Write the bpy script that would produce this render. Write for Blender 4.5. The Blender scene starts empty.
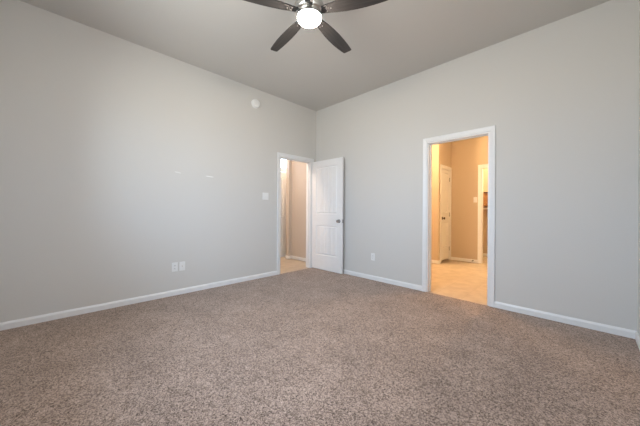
import bpy, bmesh, math, random
from mathutils import Vector, Matrix
random.seed(7)
sc = bpy.context.scene
C = sc.collection
R = math.radians

# ------------------------------------------------------------------ camera
cd = bpy.data.cameras.new('camera')
cam = bpy.data.objects.new('camera', cd); C.objects.link(cam)
cd.sensor_width = 36.0
cd.lens = 36.0 * 264.555 / 640.0
cd.shift_y = -2.385 / 640.0
cd.clip_start = 0.02
cam.matrix_world = Matrix.Translation((3.7604, -3.6161, 1.11)) @ Matrix.Rotation(0.7885, 4, 'Z') @ Matrix.Rotation(R(90), 4, 'X') @ Matrix.Rotation(0.0063, 4, 'Z')
sc.camera = cam

# ------------------------------------------------------------------ world (overcast daylight) and exposure
w = bpy.data.worlds.new('World'); sc.world = w; w.use_nodes = True
nt = w.node_tree; nt.nodes.clear()
wo = nt.nodes.new('ShaderNodeOutputWorld')
bg = nt.nodes.new('ShaderNodeBackground')
tc = nt.nodes.new('ShaderNodeTexCoord')
sx = nt.nodes.new('ShaderNodeSeparateXYZ')
rp = nt.nodes.new('ShaderNodeValToRGB')
mr = nt.nodes.new('ShaderNodeMapRange')
mr.inputs['From Min'].default_value = -1; mr.inputs['From Max'].default_value = 1
nt.links.new(tc.outputs['Generated'], sx.inputs[0])
nt.links.new(sx.outputs['Z'], mr.inputs['Value'])
nt.links.new(mr.outputs[0], rp.inputs[0])
nt.links.new(rp.outputs[0], bg.inputs[0])
nt.links.new(bg.outputs[0], wo.inputs[0])
e = rp.color_ramp.elements
e[0].position = 0.46; e[0].color = (0.43, 0.442, 0.437, 1)
e[1].position = 0.53; e[1].color = (0.315, 0.425, 0.565, 1)
bg.inputs[1].default_value = 16.0
sc.view_settings.view_transform = 'Standard'
sc.view_settings.look = 'None'
sc.view_settings.exposure = 0.38
sc.view_settings.gamma = 1.0
sc.view_settings.use_curve_mapping = False

# room dimensions
RX, RY, RH = 4.081, -4.30, 3.067      # bedroom 0..RX, RY..0, height RH
T = 0.12
FAN = (2.145, -2.149)

def area(name, loc, rot, sx_, sy_, power, col, portal=False):
    l = bpy.data.lights.new(name, 'AREA'); l.shape = 'RECTANGLE'; l.size = sx_; l.size_y = sy_
    l.energy = power; l.color = col
    if portal: l.cycles.is_portal = True
    o = bpy.data.objects.new(name, l); C.objects.link(o); o.location = loc; o.rotation_euler = rot
    return o
# the daylight enters by the window openings
WIN1 = (-3.3, -2.5, 1.15, 2.40)     # on the right-hand wall (x = RX): y0, y1, z0, z1
WIN2 = (1.15, 3.15, 0.95, 2.45)       # on the wall behind the camera (y = RY): x0, x1, z0, z1
area('window_portal', (RX + T, (WIN1[0]+WIN1[1])/2, (WIN1[2]+WIN1[3])/2), (0, R(90), 0), WIN1[3]-WIN1[2], WIN1[1]-WIN1[0], 1, (1, 1, 1), True)
area('window_portal', ((WIN2[0]+WIN2[1])/2, RY - T, (WIN2[2]+WIN2[3])/2), (R(90), 0, 0), WIN2[1]-WIN2[0], WIN2[3]-WIN2[2], 1, (1, 1, 1), True)

# ------------------------------------------------------------------ materials
def newmat(name):
    m = bpy.data.materials.new(name); m.use_nodes = True
    return m, m.node_tree, m.node_tree.nodes['Principled BSDF']
def simple(name, col, rough=0.5, metal=0.0, noise=0.0, nscale=40, bump=0.0):
    m, n, b = newmat(name)
    b.inputs['Base Color'].default_value = (*col, 1); b.inputs['Roughness'].default_value = rough
    b.inputs['Metallic'].default_value = metal
    t = n.nodes.new('ShaderNodeTexCoord'); x = n.nodes.new('ShaderNodeTexNoise')
    x.inputs['Scale'].default_value = nscale; x.inputs['Detail'].default_value = 4
    n.links.new(t.outputs['Object'], x.inputs['Vector'])
    if noise:
        r = n.nodes.new('ShaderNodeValToRGB')
        r.color_ramp.elements[0].position = 0.3; r.color_ramp.elements[1].position = 0.7
        r.color_ramp.elements[0].color = tuple(c*(1-noise) for c in col) + (1,)
        r.color_ramp.elements[1].color = tuple(min(1, c*(1+noise)) for c in col) + (1,)
        n.links.new(x.outputs['Fac'], r.inputs[0]); n.links.new(r.outputs[0], b.inputs['Base Color'])
    if bump:
        bp = n.nodes.new('ShaderNodeBump'); bp.inputs['Strength'].default_value = bump; bp.inputs['Distance'].default_value = 0.002
        n.links.new(x.outputs['Fac'], bp.inputs['Height']); n.links.new(bp.outputs[0], b.inputs['Normal'])
    return m

WALL = (0.640, 0.625, 0.60)
M_wall = simple('wall_paint', WALL, 0.75, noise=0.012, nscale=120, bump=0.08)
M_ceil = simple('ceiling_paint', (0.60, 0.583, 0.558), 0.85, noise=0.015, nscale=150, bump=0.15)
M_hall = simple('hall_paint', (0.56, 0.50, 0.45), 0.75, noise=0.012, nscale=120, bump=0.08)
M_bath = simple('bathroom_paint', (0.55, 0.45, 0.34), 0.7, noise=0.012, nscale=120, bump=0.08)
M_trim = simple('trim_paint', (0.80, 0.80, 0.80), 0.35, noise=0.01, nscale=10)
M_door = simple('door_paint', (0.82, 0.82, 0.82), 0.32, noise=0.01, nscale=10)
M_plate = simple('white_plastic', (0.82, 0.82, 0.81), 0.35)
M_slot = simple('slot_dark', (0.05, 0.05, 0.05), 0.6)
M_nickel = simple('brushed_nickel', (0.62, 0.60, 0.57), 0.32, 1.0, noise=0.05, nscale=60)
M_satin = simple('satin_nickel', (0.30, 0.29, 0.28), 0.3, 1.0)
M_bronze = simple('dark_bronze', (0.07, 0.055, 0.045), 0.4, 0.8)
M_wood = simple('cabinet_wood', (0.34, 0.17, 0.075), 0.5, noise=0.25, nscale=14)
M_darkwood = simple('cabinet_dark_wood', (0.10, 0.05, 0.025), 0.5, noise=0.2, nscale=14)
M_shelf = simple('white_shelf', (0.8, 0.78, 0.74), 0.45)

# left wall paint: the same paint with two small white spackle smears
def wall_left_mat():
    m = M_wall.copy(); m.name = 'wall_paint_spackled'
    n = m.node_tree; b = n.nodes['Principled BSDF']
    g = n.nodes.new('ShaderNodeNewGeometry'); s = n.nodes.new('ShaderNodeSeparateXYZ')
    n.links.new(g.outputs['Position'], s.inputs[0])
    def mm(op, a, bb=None, c=None):
        q = n.nodes.new('ShaderNodeMath'); q.operation = op
        for i, v in enumerate((a, bb, c)):
            if v is None: continue
            if isinstance(v, (int, float)): q.inputs[i].default_value = v
            else: n.links.new(v, q.inputs[i])
        return q.outputs[0]
    def blob(y, z, hy, hz, slope):
        dy = mm('SUBTRACT', s.outputs['Y'], y)
        zz = mm('SUBTRACT', mm('SUBTRACT', s.outputs['Z'], z), mm('MULTIPLY', dy, slope))
        ex = mm('POWER', mm('DIVIDE', mm('ABSOLUTE', dy), hy), 4.0)
        ez = mm('POWER', mm('DIVIDE', mm('ABSOLUTE', zz), hz), 2.0)
        k = mm('SUBTRACT', 1.0, mm('ADD', ex, ez)); k.node.use_clamp = True
        return k
    f = mm('MAXIMUM', mm('MULTIPLY', blob(-2.498, 1.597, .045, .011, -0.12), 0.55), mm('MULTIPLY', blob(-2.085, 1.582, .062, .009, -0.05), 1.0))
    mx = n.nodes.new('ShaderNodeMixRGB'); mx.inputs[2].default_value = (0.86, 0.86, 0.85, 1)
    n.links.new(f, mx.inputs[0])
    src = b.inputs['Base Color'].links[0].from_socket
    n.links.new(src, mx.inputs[1]); n.links.new(mx.outputs[0], b.inputs['Base Color'])
    return m
M_wall_left = wall_left_mat()

def carpet_mat():
    m, n, b = newmat('carpet_pile')
    b.inputs['Roughness'].default_value = 1.0
    b.inputs['Specular IOR Level'].default_value = 0.05
    b.inputs['Sheen Weight'].default_value = 0.35; b.inputs['Sheen Roughness'].default_value = 0.45; b.inputs['Sheen Tint'].default_value = (1.0, 0.86, 0.74, 1)
    t = n.nodes.new('ShaderNodeTexCoord')
    def noise(scale, det, rough=0.6):
        x = n.nodes.new('ShaderNodeTexNoise'); x.inputs['Scale'].default_value = scale
        x.inputs['Detail'].default_value = det; x.inputs['Roughness'].default_value = rough
        n.links.new(t.outputs['Object'], x.inputs['Vector']); return x
    def math_(op, p, q):
        k = n.nodes.new('ShaderNodeMath'); k.operation = op
        for i, u in enumerate((p, q)):
            if isinstance(u, (int, float)): k.inputs[i].default_value = u
            else: n.links.new(u, k.inputs[i])
        return k.outputs[0]
    def tufts(scale):
        x = n.nodes.new('ShaderNodeTexVoronoi'); x.inputs['Scale'].default_value = scale
        n.links.new(t.outputs['Object'], x.inputs['Vector'])
        q = n.nodes.new('ShaderNodeSeparateColor'); n.links.new(x.outputs['Color'], q.inputs[0])
        return x, q.outputs[0]
    v, fine = tufts(185); v2, mid = tufts(105)
    big = noise(3.0, 4); clump = noise(14, 3, 0.7); coarse = noise(52, 2, 0.7)
    # every tuft has its own shade, neighbouring tufts clump into slightly lighter and darker spots
    shade = math_('ADD', math_('ADD', math_('MULTIPLY', fine, 0.52), math_('MULTIPLY', mid, 0.20)), math_('ADD', math_('MULTIPLY', coarse.outputs['Fac'], 0.34), math_('MULTIPLY', clump.outputs['Fac'], 0.22)))
    r = n.nodes.new('ShaderNodeValToRGB')
    r.color_ramp.elements[0].position = 0.30; r.color_ramp.elements[0].color = (0.045, 0.030, 0.024, 1)
    r.color_ramp.elements[1].position = 0.98; r.color_ramp.elements[1].color = (0.53, 0.408, 0.345, 1)
    n.links.new(shade, r.inputs[0])
    r2 = n.nodes.new('ShaderNodeValToRGB')
    r2.color_ramp.elements[0].position = 0.3; r2.color_ramp.elements[0].color = (0.84, 0.825, 0.815, 1)
    r2.color_ramp.elements[1].position = 0.7; r2.color_ramp.elements[1].color = (1.14, 1.13, 1.12, 1)
    n.links.new(big.outputs['Fac'], r2.inputs[0])
    mx = n.nodes.new('ShaderNodeMixRGB'); mx.blend_type = 'MULTIPLY'; mx.inputs[0].default_value = 1
    n.links.new(r.outputs[0], mx.inputs[1]); n.links.new(r2.outputs[0], mx.inputs[2])
    n.links.new(mx.outputs[0], b.inputs['Base Color'])
    ad = n.nodes.new('ShaderNodeMath'); ad.operation = 'MULTIPLY_ADD'; ad.inputs[1].default_value = -0.6
    n.links.new(v.outputs['Distance'], ad.inputs[0]); n.links.new(coarse.outputs['Fac'], ad.inputs[2])
    bp = n.nodes.new('ShaderNodeBump'); bp.inputs['Strength'].default_value = 0.5; bp.inputs['Distance'].default_value = 0.004
    n.links.new(ad.outputs[0], bp.inputs['Height']); n.links.new(bp.outputs[0], b.inputs['Normal'])
    return m
M_carpet = carpet_mat()

def tile_mat():
    m, n, b = newmat('floor_tile')
    b.inputs['Roughness'].default_value = 0.35
    t = n.nodes.new('ShaderNodeTexCoord')
    mp = n.nodes.new('ShaderNodeMapping'); mp.inputs['Rotation'].default_value = (0, 0, R(0))
    n.links.new(t.outputs['Object'], mp.inputs[0])
    br = n.nodes.new('ShaderNodeTexBrick')
    br.offset = 0.0
    br.inputs['Scale'].default_value = 1.0
    br.inputs['Brick Width'].default_value = 0.33; br.inputs['Row Height'].default_value = 0.33
    br.inputs['Mortar Size'].default_value = 0.004
    br.inputs['Color1'].default_value = (0.60, 0.49, 0.38, 1); br.inputs['Color2'].default_value = (0.55, 0.45, 0.345, 1)
    br.inputs['Mortar'].default_value = (0.51, 0.415, 0.32, 1)
    n.links.new(mp.outputs[0], br.inputs['Vector'])
    no = n.nodes.new('ShaderNodeTexNoise'); no.inputs['Scale'].default_value = 7; no.inputs['Detail'].default_value = 6
    n.links.new(t.outputs['Object'], no.inputs['Vector'])
    r = n.nodes.new('ShaderNodeValToRGB')
    r.color_ramp.elements[0].position = 0.3; r.color_ramp.elements[0].color = (0.84, 0.82, 0.8, 1)
    r.color_ramp.elements[1].position = 0.7; r.color_ramp.elements[1].color = (1.06, 1.06, 1.06, 1)
    n.links.new(no.outputs['Fac'], r.inputs[0])
    mx = n.nodes.new('ShaderNodeMixRGB'); mx.blend_type = 'MULTIPLY'; mx.inputs[0].default_value = 1
    n.links.new(br.outputs['Color'], mx.inputs[1]); n.links.new(r.outputs[0], mx.inputs[2])
    n.links.new(mx.outputs[0], b.inputs['Base Color'])
    return m
M_tile = tile_mat()

def blade_mat():
    m, n, b = newmat('fan_blade_wood')
    b.inputs['Roughness'].default_value = 0.45
    t = n.nodes.new('ShaderNodeTexCoord'); mp = n.nodes.new('ShaderNodeMapping')
    mp.inputs['Scale'].default_value = (3, 60, 20)
    n.links.new(t.outputs['Object'], mp.inputs[0])
    x = n.nodes.new('ShaderNodeTexNoise'); x.inputs['Scale'].default_value = 1.5; x.inputs['Detail'].default_value = 5
    n.links.new(mp.outputs[0], x.inputs['Vector'])
    r = n.nodes.new('ShaderNodeValToRGB')
    r.color_ramp.elements[0].position = 0.3; r.color_ramp.elements[0].color = (0.022, 0.020, 0.020, 1)
    r.color_ramp.elements[1].position = 0.75; r.color_ramp.elements[1].color = (0.055, 0.049, 0.047, 1)
    n.links.new(x.outputs['Fac'], r.inputs[0]); n.links.new(r.outputs[0], b.inputs['Base Color'])
    return m
M_blade = blade_mat()

def emit_mat(name, col, strength):
    m, n, b = newmat(name)
    b.inputs['Base Color'].default_value = (0.9, 0.9, 0.88, 1)
    b.inputs['Emission Color'].default_value = (*col, 1); b.inputs['Emission Strength'].default_value = strength
    return m
M_globe = emit_mat('lit_frosted_glass', (1.0, 0.89, 0.765), 240.0)
M_bulb = emit_mat('lit_warm_glass', (1.0, 0.72, 0.42), 8.0)

def glass_mat():
    m = bpy.data.materials.new('window_glass'); m.use_nodes = True
    n = m.node_tree; n.nodes.clear()
    o = n.nodes.new('ShaderNodeOutputMaterial'); mix = n.nodes.new('ShaderNodeMixShader')
    tr = n.nodes.new('ShaderNodeBsdfTransparent'); gl = n.nodes.new('ShaderNodeBsdfGlossy')
    fr = n.nodes.new('ShaderNodeFresnel'); fr.inputs[0].default_value = 1.2
    gl.inputs['Roughness'].default_value = 0.02; tr.inputs[0].default_value = (0.97, 0.98, 0.98, 1)
    n.links.new(fr.outputs[0], mix.inputs[0]); n.links.new(tr.outputs[0], mix.inputs[1]); n.links.new(gl.outputs[0], mix.inputs[2])
    n.links.new(mix.outputs[0], o.inputs[0])
    return m
M_glass = glass_mat()

# ------------------------------------------------------------------ helpers
def obj(name, bm, mat, parent=None, smooth=False, bevel=0.0):
    if bevel:
        bmesh.ops.bevel(bm, geom=[e_ for e_ in bm.edges], offset=bevel, segments=2, affect='EDGES', clamp_overlap=True)
    bmesh.ops.recalc_face_normals(bm, faces=bm.faces)
    me = bpy.data.meshes.new(name); bm.to_mesh(me); bm.free()
    me.materials.append(mat)
    if smooth:
        for p in me.polygons: p.use_smooth = True
        if smooth == 'auto': me.set_sharp_from_angle(angle=R(35))
    o = bpy.data.objects.new(name, me); C.objects.link(o)
    if parent: o.parent = parent
    return o
def tag(o, label=None, cat=None, group=None, kind=None):
    if label: o['label'] = label
    if cat: o['category'] = cat
    if group: o['group'] = group
    if kind: o['kind'] = kind
    return o
def thing(name, label, cat, loc=(0, 0, 0), rz=0, group=None, kind=None):
    o = bpy.data.objects.new(name, None); C.objects.link(o); o.empty_display_size = 0.1
    o.location = loc; o.rotation_euler = (0, 0, rz)
    return tag(o, label, cat, group, kind)
def dup(root, loc, rz=None):
    r = root.copy(); C.objects.link(r); r.location = loc
    if rz is not None: r.rotation_euler = (0, 0, rz)
    for ch in list(root.children):
        c = ch.copy(); C.objects.link(c); c.parent = r
        for g in list(ch.children):
            d = g.copy(); C.objects.link(d); d.parent = c
    return r
def add_box(bm, x0, x1, y0, y1, z0, z1, bev=0.0):
    g = bmesh.ops.create_cube(bm, size=1.0)
    for v in g['verts']:
        v.co = Vector(((x0+x1)/2 + v.co.x*(x1-x0), (y0+y1)/2 + v.co.y*(y1-y0), (z0+z1)/2 + v.co.z*(z1-z0)))
    if bev:
        es = set()
        for v in g['verts']: es.update(v.link_edges)
        bmesh.ops.bevel(bm, geom=list(es), offset=bev, segments=2, affect='EDGES')
def box(*a, bev=0.0):
    bm = bmesh.new(); add_box(bm, *a, bev=bev); return bm
def lathe(bm, prof, axis='Z', n=40, loc=(0, 0, 0)):
    """surface of revolution through (radius, height) pairs"""
    rings = []
    for r, h in prof:
        ring = []
        if r < 1e-5:
            ring = [bm.verts.new(pt(axis, 0, 0, h, loc))]
        else:
            for i in range(n):
                a = 2*math.pi*i/n
                ring.append(bm.verts.new(pt(axis, r*math.cos(a), r*math.sin(a), h, loc)))
        rings.append(ring)
    for A, B in zip(rings, rings[1:]):
        if len(A) == 1 and len(B) == 1: continue
        for i in range(n):
            j = (i+1) % n
            if len(A) == 1: bm.faces.new((A[0], B[i], B[j]))
            elif len(B) == 1: bm.faces.new((A[i], A[j], B[0]))
            else: bm.faces.new((A[i], A[j], B[j], B[i]))
    return bm
def pt(axis, u, v, h, loc):
    p = {'Z': (u, v, h), 'Y': (u, h, v), 'X': (h, u, v)}[axis]
    return (p[0]+loc[0], p[1]+loc[1], p[2]+loc[2])
def wall_mesh(axis, a0, a1, t0, t1, z0, z1, holes=()):
    """solid wall running along an axis, thickness t0..t1, with rectangular holes (a, a, z, z)"""
    A = sorted({a0, a1, *[h for q in holes for h in q[:2]]}); Z = sorted({z0, z1, *[h for q in holes for h in q[2:]]})
    A = [a for a in A if a0 <= a <= a1]; Z = [z for z in Z if z0 <= z <= z1]
    def solid(i, k):
        if not (0 <= i < len(A)-1 and 0 <= k < len(Z)-1): return False
        ca, cz = (A[i]+A[i+1])/2, (Z[k]+Z[k+1])/2
        return not any(h[0] < ca < h[1] and h[2] < cz < h[3] for h in holes)
    bm = bmesh.new(); cache = {}
    def V(a, t, z):
        key = (a, t, z)
        if key not in cache:
            cache[key] = bm.verts.new((a, t, z) if axis == 'x' else (t, a, z))
        return cache[key]
    for i in range(len(A)-1):
        for k in range(len(Z)-1):
            if not solid(i, k): continue
            l, r_, b_, t_ = A[i], A[i+1], Z[k], Z[k+1]
            for t in (t0, t1):
                bm.faces.new((V(l, t, b_), V(r_, t, b_), V(r_, t, t_), V(l, t, t_)))
            if not solid(i-1, k): bm.faces.new((V(l, t0, b_), V(l, t1, b_), V(l, t1, t_), V(l, t0, t_)))
            if not solid(i+1, k): bm.faces.new((V(r_, t0, b_), V(r_, t1, b_), V(r_, t1, t_), V(r_, t0, t_)))
            if not solid(i, k-1): bm.faces.new((V(l, t0, b_), V(r_, t0, b_), V(r_, t1, b_), V(l, t1, b_)))
            if not solid(i, k+1): bm.faces.new((V(l, t0, t_), V(r_, t0, t_), V(r_, t1, t_), V(l, t1, t_)))
    return bm
def struct(name, bm, mat, parent=None, label=None, smooth=False):
    o = obj(name, bm, mat, parent, smooth)
    if not parent: tag(o, label, None, None, 'structure')
    return o
def extrude_profile(bm, prof, p0, p1, out, up=(0, 0, 1)):
    """prof: list of (distance out of the wall, height along up); swept from p0 to p1"""
    p0, p1, out, up = Vector(p0), Vector(p1), Vector(out), Vector(up)
    A = [bm.verts.new(p0 + out*u + up*v) for u, v in prof]
    B = [bm.verts.new(p1 + out*u + up*v) for u, v in prof]
    n = len(prof)
    for i in range(n):
        j = (i+1) % n
        bm.faces.new((A[i], A[j], B[j], B[i]))
    bm.faces.new(A); bm.faces.new(list(reversed(B)))
BASE = [(0, 0), (0.013, 0), (0.013, 0.050), (0.010, 0.058), (0.007, 0.064), (0.005, 0.070), (0, 0.070)]
CW = 0.058
CAS = [(0, 0), (0.010, 0), (0.012, 0.006), (0.011, 0.018), (0.016, 0.040), (0.018, 0.052), (0.016, CW), (0, CW)]
def baseboard(bm, p0, p1, out): extrude_profile(bm, BASE, (*p0, 0), (*p1, 0), (*out, 0))
def casing(bm, axis, a0, a1, ztop, t, out):
    """mitred casing round an opening a0..a1 up to ztop, on the wall face t, facing out (+1/-1)"""
    def P(a, z, d): return (a, t + out*d, z) if axis == 'x' else (t + out*d, a, z)
    secs = []
    for (a, z, da, dz) in ((a0, 0, -1, 0), (a0, ztop, -1, 1), (a1, ztop, 1, 1), (a1, 0, 1, 0)):
        secs.append([bm.verts.new(P(a + da*v, z + dz*v, u)) for u, v in CAS])
    n = len(CAS)
    for A, B in zip(secs, secs[1:]):
        for i in range(n):
            j = (i+1) % n
            bm.faces.new((A[i], A[j], B[j], B[i]))
    bm.faces.new(secs[0]); bm.faces.new(list(reversed(secs[-1])))
def jamb(bm, axis, a0, a1, ztop, t0, t1, stop=None):
    j = 0.016
    def bx(a, b_, c, d, z0, z1):
        if axis == 'x': add_box(bm, a, b_, c, d, z0, z1)
        else: add_box(bm, c, d, a, b_, z0, z1)
    bx(a0-0.003, a0+j, t0, t1, 0, ztop+0.003); bx(a1-j, a1+0.003, t0, t1, 0, ztop+0.003); bx(a0+j, a1-j, t0, t1, ztop-j, ztop+0.003)
    if stop:
        s0, s1 = stop; k = j + 0.011
        bx(a0+j-0.001, a0+k, s0, s1, 0, ztop-j); bx(a1-k, a1-j+0.001, s0, s1, 0, ztop-j); bx(a0+k, a1-k, s0, s1, ztop-k, ztop-j+0.001)

# ------------------------------------------------------------------ structure: bedroom shell
D1 = (-0.864, -0.128); DT = 2.056      # opening in the left wall (y range), top
D2 = (2.215, 2.956)                    # opening in the far right wall (x range)
struct('floor', box(0.0, RX, RY, 0.0, -0.10, 0.0), M_carpet, label='beige and brown speckled carpet floor')
struct('ceiling', box(-0.02, RX+0.02, RY-0.02, 0.02, RH, RH+0.1), M_ceil)
struct('wall_left', wall_mesh('y', RY-T, 0.0, -T, 0.0, -0.1, RH+0.05, [(D1[0], D1[1], -0.1, DT)]), M_wall_left)
struct('wall_right', wall_mesh('x', -T, RX+T, 0.0, T, -0.1, RH+0.05, [(D2[0], D2[1], -0.1, DT)]), M_wall)
struct('wall_side', wall_mesh('y', RY-T, 0.0, RX, RX+T, -0.1, RH+0.05, [WIN1]), M_wall)
struct('wall_near', wall_mesh('x', 0.0, RX, RY-T, RY, -0.1, RH+0.05, [WIN2]), M_wall)

bm = bmesh.new(); baseboard(bm, (0, RY), (0, D1[0]-CW), (1, 0)); baseboard(bm, (0, D1[1]+CW), (0, 0), (1, 0)); struct('baseboard_left', bm, M_trim)
bm = bmesh.new(); baseboard(bm, (0, 0), (D2[0]-CW, 0), (0, -1)); baseboard(bm, (D2[1]+CW, 0), (RX, 0), (0, -1)); struct('baseboard_right', bm, M_trim)
bm = bmesh.new(); baseboard(bm, (RX, 0), (RX, RY), (-1, 0)); struct('baseboard_side', bm, M_trim)
bm = bmesh.new(); baseboard(bm, (RX, RY), (0, RY), (0, 1)); struct('baseboard_near', bm, M_trim)

bm = bmesh.new(); casing(bm, 'y', D1[0], D1[1], DT, 0.0, 1); casing(bm, 'y', D1[0], D1[1], DT, -T, -1)
jamb(bm, 'y', D1[0], D1[1], DT, -T, 0.0, (-0.075, -0.04)); struct('trim_1', bm, M_trim)
bm = bmesh.new(); casing(bm, 'x', D2[0], D2[1], DT, 0.0, -1); casing(bm, 'x', D2[0], D2[1], DT, T, 1)
jamb(bm, 'x', D2[0], D2[1], DT, 0.0, T, (0.045, 0.08)); struct('trim_2', bm, M_trim)

# windows (on the two walls behind / beside the camera: the source of the daylight)
def window(name, axis, a0, a1, z0, z1, t0, t1, inner):
    """inner: coordinate of the room-side face"""
    def B(bm, a, b_, c, d, e0, e1):
        if axis == 'x': add_box(bm, a, b_, min(c, d), max(c, d), e0, e1)
        else: add_box(bm, min(c, d), max(c, d), a, b_, e0, e1)
    r = thing(name, 'white framed double hung window', 'window', kind='structure')
    mid = (t0+t1)/2; f = 0.05; am = (a0+a1)/2; zm = (z0+z1)/2
    bm = bmesh.new()
    B(bm, a0, a0+f, mid-.03, mid+.03, z0, z1); B(bm, a1-f, a1, mid-.03, mid+.03, z0, z1)
    B(bm, a0+f, a1-f, mid-.03, mid+.03, z0, z0+f); B(bm, a0+f, a1-f, mid-.03, mid+.03, z1-f, z1)
    B(bm, am-.03, am+.03, mid-.03, mid+.03, z0+f, z1-f)
    B(bm, a0+f, am-.03, mid-.025, mid+.025, zm-.02, zm+.02); B(bm, am+.03, a1-f, mid-.025, mid+.025, zm-.02, zm+.02)
    obj('window_frame', bm, M_trim, r)
    for (p, q) in ((a0+f, am-.03), (am+.03, a1-f)):
        for (u, v) in ((z0+f, zm-.02), (zm+.02, z1-f)):
            bm = bmesh.new(); B(bm, p, q, mid-.003, mid+.003, u, v); obj('pane', bm, M_glass, r)
    bm = bmesh.new(); s = 1 if inner > mid else -1
    B(bm, a0-0.03, a1+0.03, inner, inner + s*0.03, z0-0.03, z0-0.005); obj('window_sill', bm, M_trim, r)
    return r
window('window_1', 'y', WIN1[0], WIN1[1], WIN1[2], WIN1[3], RX, RX+T, RX)
window('window_2', 'x', WIN2[0], WIN2[1], WIN2[2], WIN2[3], RY-T, RY, RY)

# ------------------------------------------------------------------ structure: entry hall behind the left wall
HX = -1.04; HY = 0.235; EX = -1.40; HL = -2.4; HH = 2.75
struct('floor_hall', box(-1.55, 0.0, HL, 0.85, -0.11, -0.008), M_tile)
struct('ceiling_hall', box(-1.55, -T, HL, 0.85, HH, HH+0.08), M_ceil)
struct('wall_hall_right', wall_mesh('x', HX-0.10, -T, HY, HY+0.10, -0.1, HH+0.04), M_hall)
struct('wall_hall_stub', wall_mesh('y', HY-0.085, HY, HX-0.10, HX, -0.1, HH+0.04), M_hall)
struct('wall_hall_end', wall_mesh('x', -1.55, -T, HL-0.1, HL, -0.1, HH+0.04), M_hall)
struct('wall_hall_alcove', wall_mesh('x', EX, HX-0.10, 0.75, 0.85, -0.1, HH+0.04), M_hall)
struct('wall_hall_alcove_side', wall_mesh('y', HY+0.10, 0.85, HX-0.10, HX, -0.1, HH+0.04), M_hall)
ED = (-0.495, 0.410)
struct('wall_hall_entry', wall_mesh('y', HL, 0.85, EX-0.12, EX, -0.1, HH+0.04, [(ED[0], ED[1], -0.1, 2.07), (ED[0], ED[1], 2.13, 2.38)]), M_hall)
bm = bmesh.new(); baseboard(bm, (HX, HY), (-T, HY), (0, -1)); baseboard(bm, (HX, HY-0.085), (HX, HY), (1, 0)); baseboard(bm, (HX-0.10, HY-0.085), (HX, HY-0.085), (0, -1)); struct('baseboard_hall', bm, M_trim)
bm = bmesh.new()
baseboard(bm, (EX, ED[1]+CW), (EX, 0.75), (1, 0)); struct('baseboard_entry', bm, M_trim)
bm = bmesh.new(); casing(bm, 'y', ED[0], ED[1], 2.38, EX, 1); jamb(bm, 'y', ED[0], ED[1], 2.07, EX-0.12, EX)
add_box(bm, EX-0.12, EX+0.012, ED[0], ED[1], 2.067, 2.133); add_box(bm, EX-0.12, EX+0.01, ED[0]+0.017, ED[1]-0.017, -0.008, 0.009); struct('trim_3', bm, M_trim)
r = thing('window_3', 'small bright transom window above the entry door', 'window', kind='structure')
bm = bmesh.new()
for a in ((ED[0], ED[0]+.02, 2.13, 2.38), (ED[1]-.02, ED[1], 2.13, 2.38), (ED[0]+.02, ED[1]-.02, 2.13, 2.15), (ED[0]+.02, ED[1]-.02, 2.36, 2.38)):
    add_box(bm, EX-0.08, EX-0.03, *a)
obj('window_frame', bm, M_trim, r)
obj('pane', box(EX-0.06, EX-0.05, ED[0]+.02, ED[1]-.02, 2.15, 2.36), M_glass, r)

# ------------------------------------------------------------------ structure: bathroom behind the right wall
BX0, BX1, BY, BH = 0.12, 4.06, 2.82, 2.75
CX, CY = 1.56, 2.105                   # linen closet corner
LD = (2.245, 2.755)                    # linen closet door opening (y range)
WD = (2.174, 2.90)                     # doorway in the back wall
struct('floor_bathroom', box(BX0-0.12, BX1+0.1, 0.0, 4.2, -0.11, -0.008), M_tile)
struct('ceiling_bathroom', box(BX0, BX1, T, 4.2, BH, BH+0.08), M_ceil)
struct('wall_bathroom_left', wall_mesh('y', T, BY, BX0-0.1, BX0, -0.1, BH+0.04), M_bath)
struct('wall_bathroom_right', wall_mesh('y', T, 4.2, BX1, BX1+0.1, -0.1, BH+0.04), M_bath)
struct('wall_bathroom_back', wall_mesh('x', BX0, BX1, BY, BY+0.1, -0.1, BH+0.04, [(WD[0], WD[1], -0.1, DT)]), M_bath)
struct('wall_bathroom_closet', wall_mesh('y', CY+0.1, BY, CX-0.1, CX, -0.1, BH+0.04, [(LD[0], LD[1], -0.1, DT)]), M_bath)
struct('wall_bathroom_closet_front', wall_mesh('x', BX0, CX, CY, CY+0.1, -0.1, BH+0.04), M_bath)
struct('wall_closet_back', wall_mesh('x', 1.5, BX1, 3.95, 4.05, -0.1, BH+0.04), M_bath)
struct('wall_closet_left', wall_mesh('y', BY+0.1, 3.95, 1.5, 1.6, -0.1, BH+0.04), M_bath)
bm = bmesh.new()
baseboard(bm, (BX0, CY), (CX+0.013, CY), (0, -1)); baseboard(bm, (CX, CY), (CX, LD[0]-CW), (1, 0))
baseboard(bm, (CX, BY), (WD[0]-CW, BY), (0, -1)); baseboard(bm, (WD[1]+CW, BY), (BX1, BY), (0, -1)); struct('baseboard_bathroom', bm, M_trim)
bm = bmesh.new(); baseboard(bm, (1.6, 3.95), (BX1, 3.95), (0, -1)); struct('baseboard_closet', bm, M_trim)
bm = bmesh.new(); casing(bm, 'y', LD[0], LD[1], DT, CX, 1); jamb(bm, 'y', LD[0], LD[1], DT, CX-0.1, CX, (CX-0.075, CX-0.045)); struct('trim_4', bm, M_trim)
bm = bmesh.new(); casing(bm, 'x', WD[0], WD[1], DT, BY, -1); casing(bm, 'x', WD[0], WD[1], DT, BY+0.1, 1); jamb(bm, 'x', WD[0], WD[1], DT, BY, BY+0.1); struct('trim_5', bm, M_trim)

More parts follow.
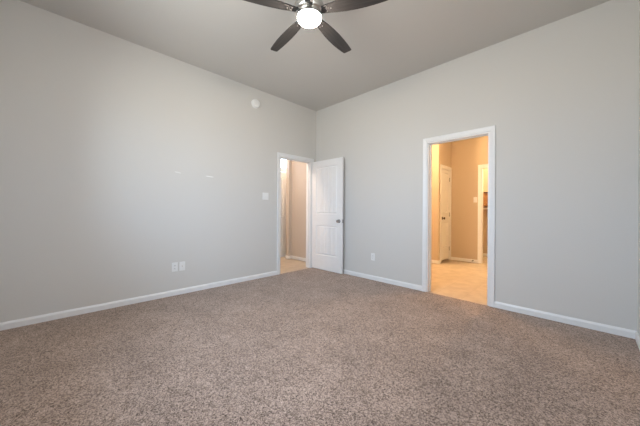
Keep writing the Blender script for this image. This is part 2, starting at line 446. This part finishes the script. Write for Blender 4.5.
# ------------------------------------------------------------------ doors
def door_face(bm, W, H, th, sgn, panels, planks):
    """moulded door skin at y = sgn*th/2, x 0..W, z 0..H, with recessed planked panels"""
    offs = (0.0, 0.010, 0.016, 0.030)
    X = {0.0, W}; Z = {0.0, H}
    for (x0, x1, z0, z1) in panels:
        for o in offs: X |= {x0+o, x1-o}; Z |= {z0+o, z1-o}
        n = planks
        for i in range(1, n):
            c = x0+0.03 + (x1-x0-0.06)*i/n; X |= {c-0.005, c, c+0.005}
    X = sorted(X); Z = sorted(Z)
    def depth(x, z):
        for (x0, x1, z0, z1) in panels:
            d = min(x-x0, x1-x, z-z0, z1-z)
            if d < -1e-6: continue
            if d < 0.010: v = -0.012*max(d, 0)/0.010
            elif d < 0.016: v = -0.012
            elif d < 0.030: v = -0.012 + 0.009*(d-0.016)/0.014
            else: v = -0.003
            if d >= 0.0299:
                for i in range(1, planks):
                    c = x0+0.03 + (x1-x0-0.06)*i/planks
                    if abs(x-c) < 0.001: v = -0.009
            return v
        return 0.0
    G = [[bm.verts.new((x, sgn*(th/2 + depth(x, z)), z)) for z in Z] for x in X]
    for i in range(len(X)-1):
        for k in range(len(Z)-1):
            bm.faces.new((G[i][k], G[i+1][k], G[i+1][k+1], G[i][k+1]))
    nX, nZ = len(X)-1, len(Z)-1
    return [G[i][0] for i in range(nX+1)] + [G[nX][k] for k in range(1, nZ+1)] + [G[i][nZ] for i in range(nX-1, -1, -1)] + [G[0][k] for k in range(nZ-1, 0, -1)]
def knob_set(parent, x, z, th, mat, sides=(-1, 1), label=None):
    for s in sides:
        bm = bmesh.new()
        prof = [(0, 0), (0.032, 0), (0.032, 0.004), (0.027, 0.009), (0.012, 0.012), (0.011, 0.024), (0.017, 0.029), (0.0255, 0.037), (0.0275, 0.045), (0.0245, 0.053), (0.014, 0.058), (0, 0.059)]
        lathe(bm, [(r_, s*(th/2 + h)) for r_, h in prof], 'Y', 28, (x, 0, z))
        o = obj('door_knob', bm, mat, parent, 'auto')
        if label: o['label'] = label
def door_leaf(name, label, W, H, th, loc, rz, panels, planks, metal, metalname, sides=(-1, 1), hinge_side=1):
    r = thing(name, label, 'door', loc, rz, kind='structure')
    bm = bmesh.new()
    A = door_face(bm, W, H, th, -1, panels, planks); B = door_face(bm, W, H, th, 1, panels, planks)
    n = len(A)
    for i in range(n):
        j = (i+1) % n
        bm.faces.new((A[i], A[j], B[j], B[i]))
    obj('door_panel', bm, M_door, r)
    knob_set(r, W-0.065, 0.915, th, metal, sides, metalname + ' door knob')
    if sides == (-1, 1):
        bm = box(W-0.0005, W+0.0015, -0.011, 0.011, 0.885, 0.945); obj('latch_plate', bm, metal, r)
    for hz in (0.22, H/2, H-0.20):
        bm = bmesh.new()
        lathe(bm, [(0, -0.046), (0.006, -0.046), (0.006, 0.046), (0, 0.046)], 'Z', 14, (-0.003, hinge_side*(th/2+0.002), hz))
        add_box(bm, -0.0015, 0.0005, -th/2+0.004, th/2, hz-0.044, hz+0.044)
        obj('hinge', bm, metal, r, 'auto')
    return r
TH = 0.035
pan1 = [(0.115, 0.752-0.115, 1.035, 1.915), (0.115, 0.752-0.115, 0.27, 0.82)]
door_leaf('door_1', 'white two panel door standing open against the far wall', 0.752, 2.032, TH, (0.018, -0.098, 0.012), R(0.9), pan1, 5, M_satin, 'brushed nickel', hinge_side=1)
pan2 = [(0.09, 0.474-0.09, 1.035, 1.915), (0.09, 0.474-0.09, 0.27, 0.82)]
door_leaf('door_2', 'narrow closed white linen closet door with dark knob', 0.474, 1.985, TH, (CX-0.022, LD[1]-0.018, 0.046), R(-90), pan2, 3, M_bronze, 'dark bronze', sides=(1,), hinge_side=1)
pan3 = [(0.12, 0.5*0.865-0.05, 0.95, 1.9), (0.5*0.865+0.05, 0.865-0.12, 0.95, 1.9), (0.12, 0.5*0.865-0.05, 0.25, 0.72), (0.5*0.865+0.05, 0.865-0.12, 0.25, 0.72)]
door_leaf('door_3', 'cream entry door below the transom window', 0.865, 2.03, 0.044, (EX-0.04, ED[1]-0.02, 0.012), R(-90), pan3, 1, M_nickel, 'brushed nickel', sides=(1,), hinge_side=1)

# ------------------------------------------------------------------ ceiling fan
def fan():
    r = thing('ceiling_fan', 'dark five bladed ceiling fan with a brushed nickel housing and lit white bowl', 'ceiling fan', (FAN[0], FAN[1], RH))
    zc = 2.695 - RH                       # rim of the bowl relative to the ceiling
    bm = bmesh.new(); lathe(bm, [(0, 0), (0.070, 0), (0.072, -0.012), (0.066, -0.035), (0.045, -0.062), (0.020, -0.072), (0, -0.072)]); obj('canopy', bm, M_nickel, r, 'auto')
    bm = bmesh.new(); lathe(bm, [(0.0125, -0.06), (0.0125, zc+0.15)]); lathe(bm, [(0, zc+0.17), (0.022, zc+0.17), (0.026, zc+0.15), (0.026, zc+0.13), (0, zc+0.13)]); obj('downrod', bm, M_nickel, r, 'auto')
    bm = bmesh.new(); lathe(bm, [(0, zc+0.145), (0.04, zc+0.145), (0.085, zc+0.135), (0.115, zc+0.11), (0.122, zc+0.085), (0.122, zc+0.06), (0.112, zc+0.045), (0.098, zc+0.040), (0.098, zc+0.020), (0.102, zc+0.014), (0.103, zc), (0, zc)]); obj('motor_housing', bm, M_nickel, r, 'auto')
    bm = bmesh.new()
    prof = [(0.097, zc), (0.097, zc-0.004)] + [(0.097*math.cos(R(a)), zc-0.004-0.044*math.sin(R(a))) for a in range(10, 91, 10)]
    prof[-1] = (0, prof[-1][1])
    lathe(bm, prof); obj('light_bowl', bm, M_globe, r, 'auto')
    # one blade, along +x, pitched about its long axis; the same mesh for all five
    zb = zc + 0.045
    top = [(0.095, 0.028), (0.15, 0.037), (0.22, 0.048), (0.30, 0.057), (0.38, 0.061), (0.46, 0.061), (0.54, 0.056), (0.61, 0.049), (0.632, 0.045), (0.639, 0.038)]
    bot = [(0.650, -0.022), (0.648, -0.032), (0.645, -0.037), (0.57, -0.045), (0.48, -0.052), (0.38, -0.055), (0.30, -0.053), (0.22, -0.047), (0.15, -0.037), (0.095, -0.028)]
    out = top + bot
    bm = bmesh.new()
    a = [bm.verts.new((x, y, -0.0035)) for x, y in out]; b = [bm.verts.new((x, y, 0.0035)) for x, y in out]
    bm.faces.new(a); bm.faces.new(list(reversed(b)))
    for i in range(len(out)):
        j = (i+1) % len(out); bm.faces.new((a[i], a[j], b[j], b[i]))
    rot = Matrix.Rotation(R(-10), 4, 'X')
    for v in bm.verts: v.co = rot @ v.co
    bl = obj('fan_blade', bm, M_blade, r)
    bm = bmesh.new()
    add_box(bm, 0.06, 0.135, -0.022, 0.022, 0.006, 0.012); add_box(bm, 0.125, 0.20, -0.030, 0.030, 0.0045, 0.0085)
    for v in bm.verts:
        if v.co.x > 0.10: v.co = rot @ v.co
    for (sx_, sy_) in ((0.15, 0.018), (0.15, -0.018), (0.185, 0)):
        lathe(bm, [(0, -0.006), (0.005, -0.0055), (0.005, 0.0), (0, 0.0)], 'Z', 10, (sx_, sy_, -sy_*math.tan(R(10))))
    br = obj('blade_bracket', bm, M_nickel, bl)
    for k in range(5):
        o, q = (bl, br)
        if k:
            o = bl.copy(); C.objects.link(o); o.parent = r
            q = br.copy(); C.objects.link(q); q.parent = o
        o.location = (0, 0, zb); o.rotation_euler = (0, 0, R(FAN_ANGLE + 72*k))
    # the lamp inside the bowl shines through frosted glass
FAN_ANGLE = 171.5
fan()

# ------------------------------------------------------------------ wall fittings
def plate(name, label, cat, loc, rz, wdt=0.072, hgt=0.118, kind='outlet', gangs=1, group=None):
    """a cover plate facing local -y"""
    r = thing(name, label, cat, loc, rz, group)
    obj('cover_plate', box(-wdt/2, wdt/2, -0.006, 0, -hgt/2, hgt/2, bev=0.0025), M_plate, r, 'auto')
    for g in range(gangs):
        cx = (g - (gangs-1)/2)*0.046
        if kind == 'switch':
            bm = bmesh.new(); v = [bm.verts.new(p) for p in ((cx-.0165, -.0058, -.033), (cx+.0165, -.0058, -.033), (cx+.0165, -.0058, .033), (cx-.0165, -.0058, .033),
                (cx-.0165, -.0075, -.033), (cx+.0165, -.0075, -.033), (cx+.0165, -.0105, .033), (cx-.0165, -.0105, .033))]
            for f in ((0, 1, 2, 3), (4, 5, 6, 7), (0, 1, 5, 4), (1, 2, 6, 5), (2, 3, 7, 6), (3, 0, 4, 7)): bm.faces.new([v[i] for i in f])
            obj('rocker', bm, M_plate, r)
        elif kind == 'outlet':
            for dz in (-0.0195, 0.0195):
                s = obj('socket', box(cx-0.0165, cx+0.0165, -0.0085, -0.0055, dz-0.0145, dz+0.0145, bev=0.001), M_plate, r)
                bm = bmesh.new()
                add_box(bm, cx-0.0075, cx-0.0052, -0.0092, -0.0083, dz-0.002, dz+0.007); add_box(bm, cx+0.0052, cx+0.0075, -0.0092, -0.0083, dz-0.002, dz+0.006)
                lathe(bm, [(0, -0.0092), (0.0024, -0.0092), (0.0024, -0.0083), (0, -0.0083)], 'Y', 10, (cx, 0, dz-0.008))
                obj('slots', bm, M_slot, s)
        elif kind == 'coax':
            bm = bmesh.new(); lathe(bm, [(0, -0.016), (0.0035, -0.016), (0.0045, -0.0155), (0.0045, -0.008), (0.0075, -0.008), (0.0075, -0.0055), (0, -0.0055)], 'Y', 14, (cx, 0, 0)); obj('coax_jack', bm, M_nickel, r, 'auto')
    for g in range(gangs):
        cx = (g - (gangs-1)/2)*0.046
        for dz in ((-0.048, 0.048) if kind != 'outlet' else (0,)):
            bm = bmesh.new(); lathe(bm, [(0, -0.0078), (0.003, -0.0072), (0.003, -0.0055), (0, -0.0055)], 'Y', 10, (cx, 0, dz)); obj('screw', bm, M_plate, r, 'auto')
    return r
plate('light_switch', 'white double rocker light switch on the left wall beside the hallway doorway', 'light switch', (0, -1.161, 1.344), R(90), 0.118, 0.118, 'switch', 2)
plate('wall_outlet', 'white outlet plate on the left wall, left one of the adjacent pair', 'outlet', (0, -2.53, 0.366), R(90), group='outlet plates on the left wall')
plate('cable_outlet', 'white cable jack plate on the left wall, right one of the adjacent pair', 'outlet', (0, -2.440, 0.366), R(90), kind='coax', group='outlet plates on the left wall')
plate('wall_outlet', 'white outlet on the right wall between the open door and the bathroom doorway', 'outlet', (1.341, 0, 0.371), 0)
plate('light_switch', 'cream lit switch plate on the tan bathroom wall seen through the right doorway', 'light switch', (2.064, BY, 1.366), 0, 0.072, 0.118, 'switch', 1)

def detector():
    r = thing('smoke_detector', 'round white smoke detector high on the left wall', 'smoke detector', (0, -1.362, 2.819))
    bm = bmesh.new(); lathe(bm, [(0, 0), (0.072, 0), (0.072, 0.010), (0.070, 0.012), (0, 0.012)], 'X', 36); obj('mounting_base', bm, M_plate, r, 'auto')
    bm = bmesh.new(); lathe(bm, [(0.066, 0.011), (0.066, 0.036), (0.060, 0.046), (0.045, 0.050), (0.043, 0.047), (0.034, 0.047), (0.032, 0.051), (0, 0.052)], 'X', 36); obj('detector_cover', bm, M_plate, r, 'auto')
    bm = bmesh.new(); lathe(bm, [(0, 0.055), (0.007, 0.0545), (0.009, 0.053), (0.009, 0.050), (0, 0.050)], 'X', 18, (0, 0.012, -0.012)); obj('test_button', bm, M_plate, r, 'auto')
detector()

# door stop spring on the bathroom back wall's baseboard
bm = bmesh.new(); lathe(bm, [(0, 0), (0.012, 0), (0.012, -0.006), (0.006, -0.010), (0.006, -0.060), (0.009, -0.062), (0.009, -0.074), (0, -0.075)], 'Y', 16, (0, 0, 0))
o = obj('door_stop', bm, M_bronze, smooth='auto'); o.location = (2.03, BY-0.0135, 0.045); tag(o, 'small dark door stop on the bathroom baseboard below the switch', 'door stop')

# ------------------------------------------------------------------ closet behind the bathroom
r = thing('wall_cabinet', 'brown wooden wall shelf unit with a dark top seen through the innermost doorway', 'cabinet', (2.05, 3.95, 1.24))
bm = bmesh.new()
add_box(bm, -0.44, 0.55, -0.24, -0.012, 0, 0.018); add_box(bm, -0.44, -0.422, -0.24, -0.012, 0.018, 0.32); add_box(bm, 0.532, 0.55, -0.24, -0.012, 0.018, 0.32)
add_box(bm, -0.44, 0.55, -0.012, 0.0, 0, 0.32); obj('cabinet_body', bm, M_wood, r)
for x0, x1 in ((-0.438, 0.053), (0.057, 0.548)):
    d = obj('cabinet_door', box(x0, x1, -0.259, -0.241, 0.004, 0.318, bev=0.003), M_wood, r)
    bm = bmesh.new(); lathe(bm, [(0, -0.285), (0.010, -0.283), (0.012, -0.277), (0.006, -0.270), (0.006, -0.258), (0, -0.258)], 'Y', 16, (x1-0.03 if x0 < 0 else x0+0.03, 0, 0.05)); obj('cabinet_knob', bm, M_bronze, d, 'auto')
obj('cabinet_top', box(-0.45, 0.56, -0.27, 0.0, 0.32, 0.345, bev=0.003), M_darkwood, r)
r = thing('wall_shelf', 'white ledge on the closet wall below the wooden cabinet', 'shelf', (2.05, 3.95, 1.17))
obj('shelf_board', box(-0.44, 0.9, -0.28, 0.0, 0, 0.022, bev=0.002), M_shelf, r)
for x in (-0.3, 0.3, 0.8):
    bm = bmesh.new(); v = [bm.verts.new(p) for p in ((x, 0, 0), (x, -0.22, 0), (x, 0, -0.18), (x+.018, 0, 0), (x+.018, -0.22, 0), (x+.018, 0, -0.18))]
    for f in ((0, 1, 2), (3, 5, 4), (0, 3, 4, 1), (1, 4, 5, 2), (2, 5, 3, 0)): bm.faces.new([v[i] for i in f])
    obj('shelf_bracket', bm, M_shelf, r)

# ------------------------------------------------------------------ lamps of the bathroom, closet and hall
def ceiling_lamp(label, loc, power, col, group=None):
    r = thing('ceiling_light', label, 'ceiling light', loc, group=group)
    bm = bmesh.new(); lathe(bm, [(0, 0), (0.15, 0), (0.155, -0.012), (0.15, -0.022), (0, -0.022)]); obj('lamp_base', bm, M_nickel, r, 'auto')
    bm = bmesh.new(); prof = [(0.14*math.cos(R(a)), -0.022-0.08*math.sin(R(a))) for a in range(0, 91, 10)]; prof[-1] = (0, prof[-1][1])
    lathe(bm, prof); obj('lamp_bowl', bm, M_bulb, r, 'auto')
    l = bpy.data.lights.new('lamp', 'POINT'); l.energy = power; l.color = col; l.shadow_soft_size = 0.08
    lo = bpy.data.objects.new('lamp', l); C.objects.link(lo); lo.parent = r; lo.location = (0, 0, -0.20)
WARM = (1.0, 0.66, 0.34)
ceiling_lamp('warm round ceiling light in the bathroom', (2.9, 1.2, BH), 52, WARM)
ceiling_lamp('warm round ceiling light over the left part of the bathroom', (0.9, 1.25, BH), 75, WARM)
ceiling_lamp('warm round ceiling light in the closet behind the bathroom', (2.7, 3.35, BH), 75, (1.0, 0.76, 0.42))
ceiling_lamp('warm round ceiling light in the entry hall', (-0.50, -1.3, HH), 40, (1.0, 0.80, 0.64))
ceiling_lamp('added unseen warm light in the entry alcove, brightening the entry door', (-1.27, 0.5, HH), 16, (1.0, 0.78, 0.52))  # added lamp, hidden behind the stub wall, to brighten the entry door
